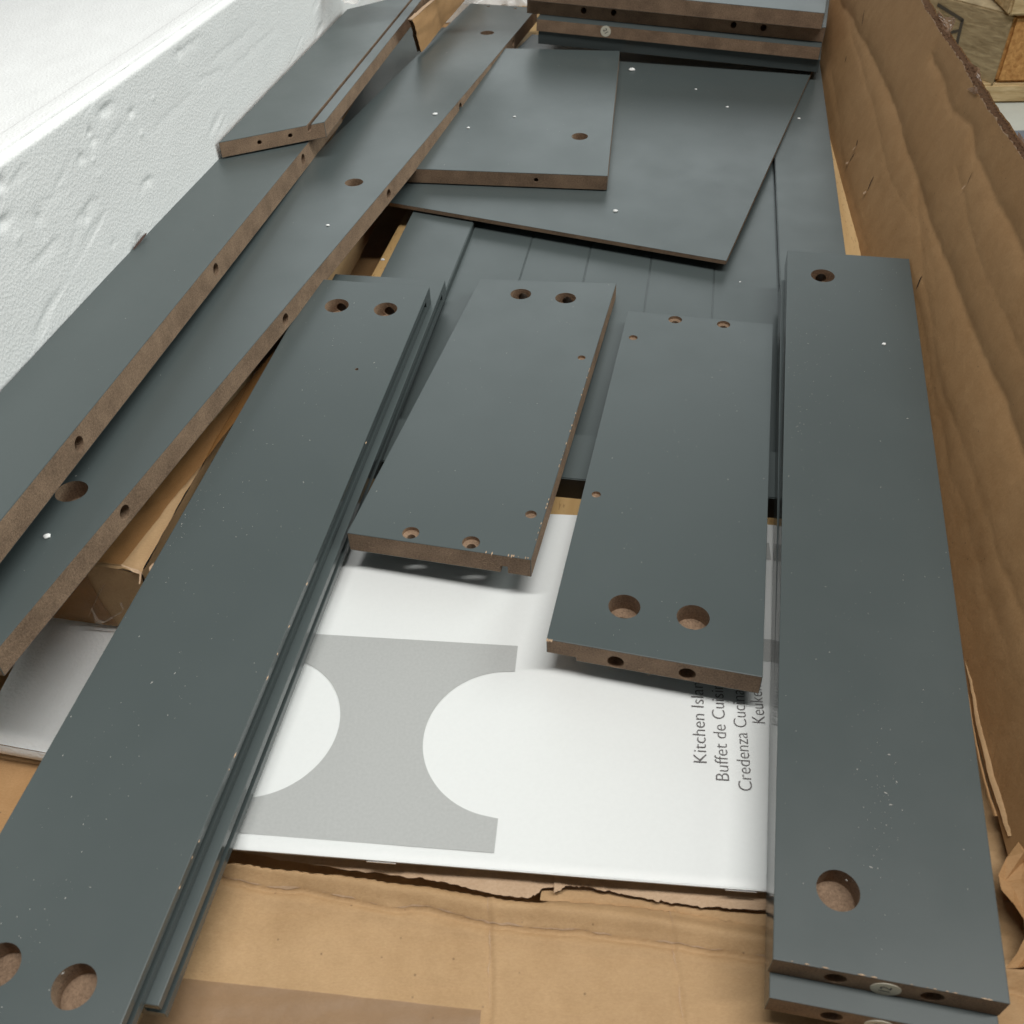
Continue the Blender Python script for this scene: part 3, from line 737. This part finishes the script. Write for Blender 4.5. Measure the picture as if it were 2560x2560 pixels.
# centre-left pair with grooved edges
g1 = groove_right(.012, .0042, .0085, .007)
Pp = (.0274, .0174)
board('P1', 'grooved_rail_board', 'wide grey board in the left foreground with two round holes at each end', 'board', [(790, 697), (1074, 717), (276, 2625), (0, 0)], Pp, T_, 'pppp',
      holes=[((842, 764), 60, .0095, 26, 14, 3), ((964, 773), 59, .0095, 28, 13, 6), ((185, 2466), 112, .010), ((-5, 2413), 112, .010), ((892, 923), 9, .004)], rect='NL', cuts=[g1])
board('P1b', 'grooved_rail_board', 'grey grooved board mostly hidden directly under the wide left foreground board', 'board', [(838, 685), (1113, 701), (396, 2515), (0, 0)], (.0274 - .0127, .0174), T_, 'pppp', rect='NL', cuts=[g1])
# two side boards in the middle
board('P2', 'drawer_side_board', 'medium grey board in the centre whose near end overhangs the booklet, two countersunk holes', 'board', [(1200, 698), (1541, 708), (1327.5, 1399.6), (867, 1332)], (.0458, -.048), .0122, 'mmmp',
      holes=[((1302, 735), 52, .009, 22, 2, 4), ((1414, 745), 52, .009, 24, 2, 4), ((1454, 894), 20, .0018), ((1327.5, 1286), 29, .002), ((1027, 1332), 43, .0022, 22, 0, 4), ((1177.5, 1356), 45, .0022, 23, 0, 4)],
      cuts=[notch_near(.835, .875, .0048)])
board('P3', 'drawer_side_board', 'grey board right of centre with two large round holes at its near end', 'board', [(1570, 777), (1933.5, 810.6), (1907, 1693), (1366, 1597.7)], (.0353, -.0345), .0122, 'mmmp',
      holes=[((1688, 799), 34, .002, 18, 0, 2), ((1809, 811), 33, .002, 18, 0, 2), ((1583, 844), 22, .0016), ((1490.5, 1236), 23, .0018), ((1561, 1516), 80, .010), ((1733, 1543), 82, .010)],
      side_holes=[('near', (1539, 1655), .0040, .03), ('near', (1718, 1685), .0040, .03)], cuts=[notch_near(-.05, .145, .0028)])
# right-hand stack of two
board('R2', 'leg_board', 'lower grey board of the right foreground pair, its near end sticking out below', 'board', [(1953, 700), (2262, 715), (2503, 2604), (1923, 2494)], (.0243 - .0128, .023), T_, 'ppmp',
      side_holes=[('near', (2079, 2541), .0040, .02), ('near', (2330, 2592), .0040, .02)])
board('R1', 'leg_board', 'long grey board on top at the right foreground with one round hole near each end', 'board', [(1969, 626), (2273, 647), (2527, 2510), (1932, 2397.4)], (.0243, .023), T_, 'ppmp',
      holes=[((2057, 689), 58, .0095, 26, 0, 8), ((2095.5, 2226), 107, .0100)], side_holes=[('near', (2088.6, 2446), .0040, .02), ('near', (2331, 2492), .0040, .02)])
disc((2214, 2474), 'R1', 'near', .0053, LABEL, BOARDS['R1']['o'], text='12', rot=math.pi / 2)
disc((2199, 2566), 'R2', 'near', .0053, LABEL, BOARDS['R2']['o'], text='12', rot=math.pi / 2)
# far stack
def stackb(key, l, r, zl, zr, t, depth, sides, label, holes=(), px_top=False):
    """l, r = bottom front corners in the picture"""
    A, Bq = W(l, zl), W(r, zr); x = (Bq - A).normalized(); n = (Vector((0, 0, 1)) - x * x.z).normalized(); y = n.cross(x)
    NL = A + n * t; NR = Bq + n * t
    return board(key, 'stacked_board', label, 'board', [tuple(NL + y * depth), tuple(NR + y * depth), tuple(NR), tuple(NL)], None, t, sides, side_holes=[('near', p, .0030, .02) for p in holes])
stackb('X4', (1345, 109), (2044, 181), .0285, .0185, .0120, .10, 'pppp', 'bottom board of the far stack, its grey painted edge facing the camera')
stackb('X3', (1341, 77.5), (2046, 150), .0412, .0312, .0118, .10, 'mmmm', 'brown edged board with a round number sticker, second from bottom of the far stack')
stackb('X2', (1317, 32.6), (2057, 106), .0535, .0435, .0135, .10, 'mmmm', 'board with four small holes in its brown edge, second from top of the far stack', holes=[(1459, 26.6), (1534, 31.7), (1834, 62.4), (1908.6, 70)])
stackb('X1', (1317, 1), (2053.5, 73.6), .0675, .0575, .0145, .14, 'mmmm', 'topmost board of the far stack with a light grey top')
disc((1514, 78.5), 'X3', 'near', .0052, LABEL, BOARDS['X3']['o'], text='21', rot=-1.0)
# ================================================================ CARDBOARD FLAP at the top left, plastic film
pf = W((1053, 131), .034); pdir = (W((1174, 12), .024) - pf); pdir.z = 0; pdir.normalize(); pn = Vector((pdir.y, -pdir.x, 0))
flap = empty('cardboard_divider', pf, 'upright brown cardboard divider between the two upper left boards', 'cardboard')
tp = hit((1031, 50), pf, pn); te = hit((1085, 2), pf, pn)
lean = (tp - pf)
def cfp(off):
    def fn(u, v):
        b = pf + pdir * .30 * u; t0 = tp + (te - tp).normalized() * .30 * u
        q = b.lerp(t0, v) if True else b
        return q + pn * (off + .0015 * fbm(u * 5, v * 2))
    return fn
grid('inner_liner', 40, 16, cfp(0), KRAFTW, flap); grid('outer_liner', 40, 16, cfp(-.004), KRAFTW, flap)
vs, fs = [], []
for i in range(60):
    f = i / 59; q = pf.lerp(tp, f); o_ = -.002 + .0017 * math.sin(i * 1.25)
    vs += [q + pn * (o_ + .0015 * fbm(0, f * 2)) - pdir * .0002, q + pn * (o_ + .0015 * fbm(0, f * 2)) + pdir * .02]
for i in range(59): fs.append((2 * i, 2 * i + 2, 2 * i + 3, 2 * i + 1))
pydata('fluting', vs, fs, KEDGE, flap)
def edge_top(u, v):
    t0 = tp + (te - tp).normalized() * .30 * u
    return t0 + pn * (-.004 * v + .0015 * fbm(u * 5, 2)) + Vector((0, 0, .0004))
grid('top_edge', 40, 2, edge_top, KEDGE, flap)
def film(u, v):
    a = W((845 + 330 * u, 60 * 1.0 - 66 * u ** .5 - 170 * v - 20), .075)
    a = W((860, 5), .085).lerp(W((1200, -70), .085), u); b = W((830, -120), .11).lerp(W((1300, -160), .13), u)
    q = a.lerp(b, v); q.z += .012 * fbm(q.x * 30, q.y * 22, 3) + .004 * fbm(q.x * 110, q.y * 90, 1); return q
def film2(u, v):
    a = W((1120, 12), .012).lerp(W((1420, 16), .012), u); b = a + Vector((0, .10, .11)); q = a.lerp(b, v)
    q.y += .012 * fbm(q.x * 30, q.z * 22, 3); q.z += .004 * fbm(q.x * 60, v * 9, 1); return q
tag(grid('plastic_film', 90, 60, film, FILM), 'crumpled translucent plastic film over the far end of the grooved board', 'plastic film')
eb = grid('foam_end_block', 80, 24, lambda u, v: Vector((-.42 + .62 * u, 1.345 + .0008 * fbm(u * 40, v * 8) + .10 * max(0, v - .7), -.04 + .16 * min(v, .7) / .7)), FOAM); tag(eb, 'white styrofoam block closing the far end of the box', 'styrofoam')
tag(grid('plastic_film', 90, 60, film2, FILM), 'crumpled white plastic film behind the far end of the second long board', 'plastic film')
# ================================================================ PALLET
pz = -.15
pA, pB = W((2452, 262), pz), W((2700, 258), pz)
px_ = (pB - pA); px_.z = 0; px_.normalize(); py_ = Vector((-px_.y, px_.x, 0))
pal = empty('wooden_pallet', pA + Vector((.1, .1, 0)), 'rough wooden pallet on the floor outside the box at the upper right', 'pallet')
pmw = Matrix((px_, py_, Vector((0, 0, 1)))).transposed().to_4x4(); pmw.translation = pA
def pbox(name, x0, x1, y0, y1, z0, z1, m, skew=0, bev=.003):
    bm = prism([(x0, y0), (x1, y0), (x1 + skew, y1), (x0 + skew, y1)], z0, z1)
    bmesh.ops.bevel(bm, geom=list(bm.edges), offset=bev, segments=2, affect='EDGES'); return bmobj(name, bm, m, pal, pmw)
pbox('bottom_board', -.01, .30, .004, .5, .0, .025, PINE)
sk = -.13
pbox('block', .012, .30, .006, .15, .0252, .109, FIBRE, bev=.004)
pbox('top_board', .0, .30, .0, .5, .1095, .134, PINE)
# slanted side block with printed frame
bl = bmesh.new(); zz0, zz1 = .0254, .1092
pts = [(.0105, .004), (.0105, .3), (-.12, .3), (-.085, .115)]
bl = prism(pts[::-1], zz0 - .02, zz1); bmesh.ops.bevel(bl, geom=list(bl.edges), offset=.002, segments=2, affect='EDGES')
blk = bmobj('block', bl, PINE2, pal, pmw)
fa, fb = pmw @ Vector((.0105, .004, 0)), pmw @ Vector((-.085, .115, 0)); fd = (fb - fa).normalized(); fnn = Vector((fd.y, -fd.x, 0))
if fnn.dot(CAM - fa) < 0: fnn = -fnn
cor = [(2345, 12), (2406, 50), (2390, 118), (2330, 90)]
for p, q in ((0, 1), (1, 2), (2, 3)):
    a, b = [hit(cor[k], fa + fnn * .0006, fnn) for k in (p, q)]; d = (b - a).normalized(); w_ = d.cross(fnn) * .0022
    pydata('stamp_mark', [a - d * .001 + w_, b + d * .001 + w_, b + d * .001 - w_, a - d * .001 - w_], [(0, 1, 2, 3)], subtle('stamp_ink', (.08, .07, .055), .8), blk)
a, b = [hit(k, fa + fnn * .0006, fnn) for k in ((2372, 82), (2398, 76))]; d = (b - a).normalized(); w_ = d.cross(fnn) * .0018
pydata('stamp_mark', [a + w_, b + w_, b - w_, a - w_], [(0, 1, 2, 3)], bpy.data.materials['stamp_ink'], blk)
f2 = sheet('floor', [(2500, 328), (2760, 318), (2760, 700), (2450, 700)], -.1495, TILED, None, 2, 2); f2['kind'] = 'structure'; f2.name = 'floor_edge'
# ================================================================ CRUMBS AND DUST
spots = {'P1': [], 'R1': [((2209, 861), 9, 'white foam crumb lying on the long right foreground board')],
 'LB': [((1088, 286), 11, 'large white foam crumb on the second long left board beside its drilled edge'), ((820, 564), 8, 'white foam crumb on the second long left board below its round hole'), ((118, 1343), 17, 'white paint-like flake on the second long left board near the lowest hole')],
 'T': [((1580, 176), 13, 'white flake at the far edge of the thin back panel'), ((1740, 224), 6, 'white crumb on the far right part of the thin back panel'), ((1818, 268), 6, 'tiny white crumb near the right edge of the thin back panel'), ((1539, 528), 11, 'white flake near the lower edge of the thin back panel')],
 'S': [((1171, 320), 7, 'white crumb on the shelf board beside the long board'), ((1286, 292), 6, 'small white crumb in the middle of the shelf board')],
 'door': [((1997, 297), 7, 'white crumb on the right frame of the cabinet door'), ((1850, 705), 4, 'tiny white crumb on the grooved door centre')],
 'X4': [], 'wood': [((957, 650), 9, 'white crumb on the pale beech strip')]}
k = 0
for key, L in spots.items():
    for px, w, lab in L:
        if key in BOARDS: n_ = BOARDS[key]['n']; q = hit(px, BOARDS[key]['P'][3], n_)
        else: n_ = Vector((0, 0, 1)); q = W(px, DZ if key == 'door' else -.0055)
        r = w / F * (q - CAM).dot(FW) / 2
        bm = bmesh.new(); bmesh.ops.create_icosphere(bm, subdivisions=2, radius=r)
        k += 1
        for v in bm.verts: v.co *= 1 + .45 * fbm(v.co.x / r * .9 + k * 5, v.co.y / r * .9, v.co.z / r * .9)
        for v in bm.verts: v.co.z *= .5; v.co.x *= 1.2
        o = bmobj('foam_crumb', bm, CRUMB, None, Matrix.Translation(q + n_ * r * .3), smooth=True); tag(o, lab, 'crumb', 'white foam crumbs scattered on the boards')
def dust(keys, n, name, label):
    vs, fs = [], []
    for key, wgt in keys:
        B = BOARDS[key]; FL, FR, NR, NL = B['P']
        cl = [(random.random(), random.random(), random.uniform(.04, .16)) for _ in range(7)]
        for i in range(int(n * wgt)):
            if random.random() < .6:
                c = random.choice(cl); u = random.gauss(c[0], c[2]); v = random.gauss(c[1], c[2])
            else: u, v = random.random(), random.random()
            if not (.01 < u < .99 and .01 < v < .99): continue
            q = NL.lerp(NR, u).lerp(FL.lerp(FR, u), v) + B['n'] * .00012
            s = random.choice([.00009, .00012, .00016, .00024]) * random.uniform(.6, 1.2); l = s * random.choice([1, 1, 1, 1.5, 3]) 
            a = random.uniform(0, 6.28); d = B['x'] * math.cos(a) + B['y'] * math.sin(a); e2 = B['n'].cross(d)
            b0 = len(vs); vs += [q + d * l, q + e2 * s, q - d * l, q - e2 * s, q + B['n'] * s * .8]
            fs += [(b0, b0 + 1, b0 + 4), (b0 + 1, b0 + 2, b0 + 4), (b0 + 2, b0 + 3, b0 + 4), (b0 + 3, b0, b0 + 4)]
    o = pydata(name, vs, fs, DUST); tag(o, label, 'dust', kind='stuff')
dust([('P1', 1.2), ('R1', 1.5), ('P3', .35), ('P2', .3), ('S', .15), ('T', .25), ('LB', .2), ('LA', .15)], 300, 'sawdust', 'fine pale sawdust specks scattered over the grey board tops')
# curled wood fibres around the drilled near ends
vs, fs = [], []
for key, pts in (('P3', [(1520, 1648), (1528, 1668), (1592, 1668), (1600, 1680), (1620, 1684), (1750, 1675), (1770, 1690), (1820, 1712)]), ('P2', [(930, 1362), (1130, 1385), (1200, 1400), (1225, 1405), (1240, 1412), (1215, 1408)])):
    B = BOARDS[key]; NR, NL = B['P'][2], B['P'][3]; nn = (NR - NL).cross(B['n']).normalized()
    for px in pts:
        for _ in range(3):
            q = hit((px[0] + random.uniform(-10, 10), px[1] + random.uniform(-6, 6)), NL, nn) + nn * .0002
            a = random.uniform(0, 3); d = B['x'] * math.cos(a) + B['n'] * math.sin(a); w_ = B['n'] * .00008; b0 = len(vs); L = random.uniform(.0008, .0022)
            for i in range(5): f = i / 4; c = q + d * L * f + nn * .0006 * math.sin(f * 3) + B['x'] * .0006 * f * f; vs += [c + w_, c - w_]
            fs += [(b0 + 2 * i, b0 + 2 * i + 1, b0 + 2 * i + 3, b0 + 2 * i + 2) for i in range(4)]
for key, a_, b_, n_ in (('P2', (1478, 910), (1340, 1350), 26), ('P3', (1366, 1600), (1392, 1606), 8), ('P2', (1322, 1396), (1200, 1380), 10), ('P1', (1000, 905), (420, 2290), 10), ('R1', (1960, 2400), (2500, 2505), 14)):
    B = BOARDS[key]
    for _ in range(n_):
        f = random.random(); q = hit((a_[0] + (b_[0] - a_[0]) * f, a_[1] + (b_[1] - a_[1]) * f), B['P'][3], B['n']) + B['n'] * .0002
        b0 = len(vs); r1 = random.uniform(.0002, .0007); d1 = B['y'] if key != 'R1' else B['x']; d2 = B['x'] if key != 'R1' else B['y']
        vs += [q + d1 * r1 * 2, q + d2 * r1 * .5, q - d1 * r1 * random.uniform(1, 3), q - d2 * r1 * .4 + B['n'] * .0002]; fs += [(b0, b0 + 1, b0 + 2, b0 + 3)]
tag(pydata('wood_fibres', vs, fs, KEDGE), 'thin curled fibres hanging on the drilled near ends of the centre boards', 'fibres', kind='stuff')
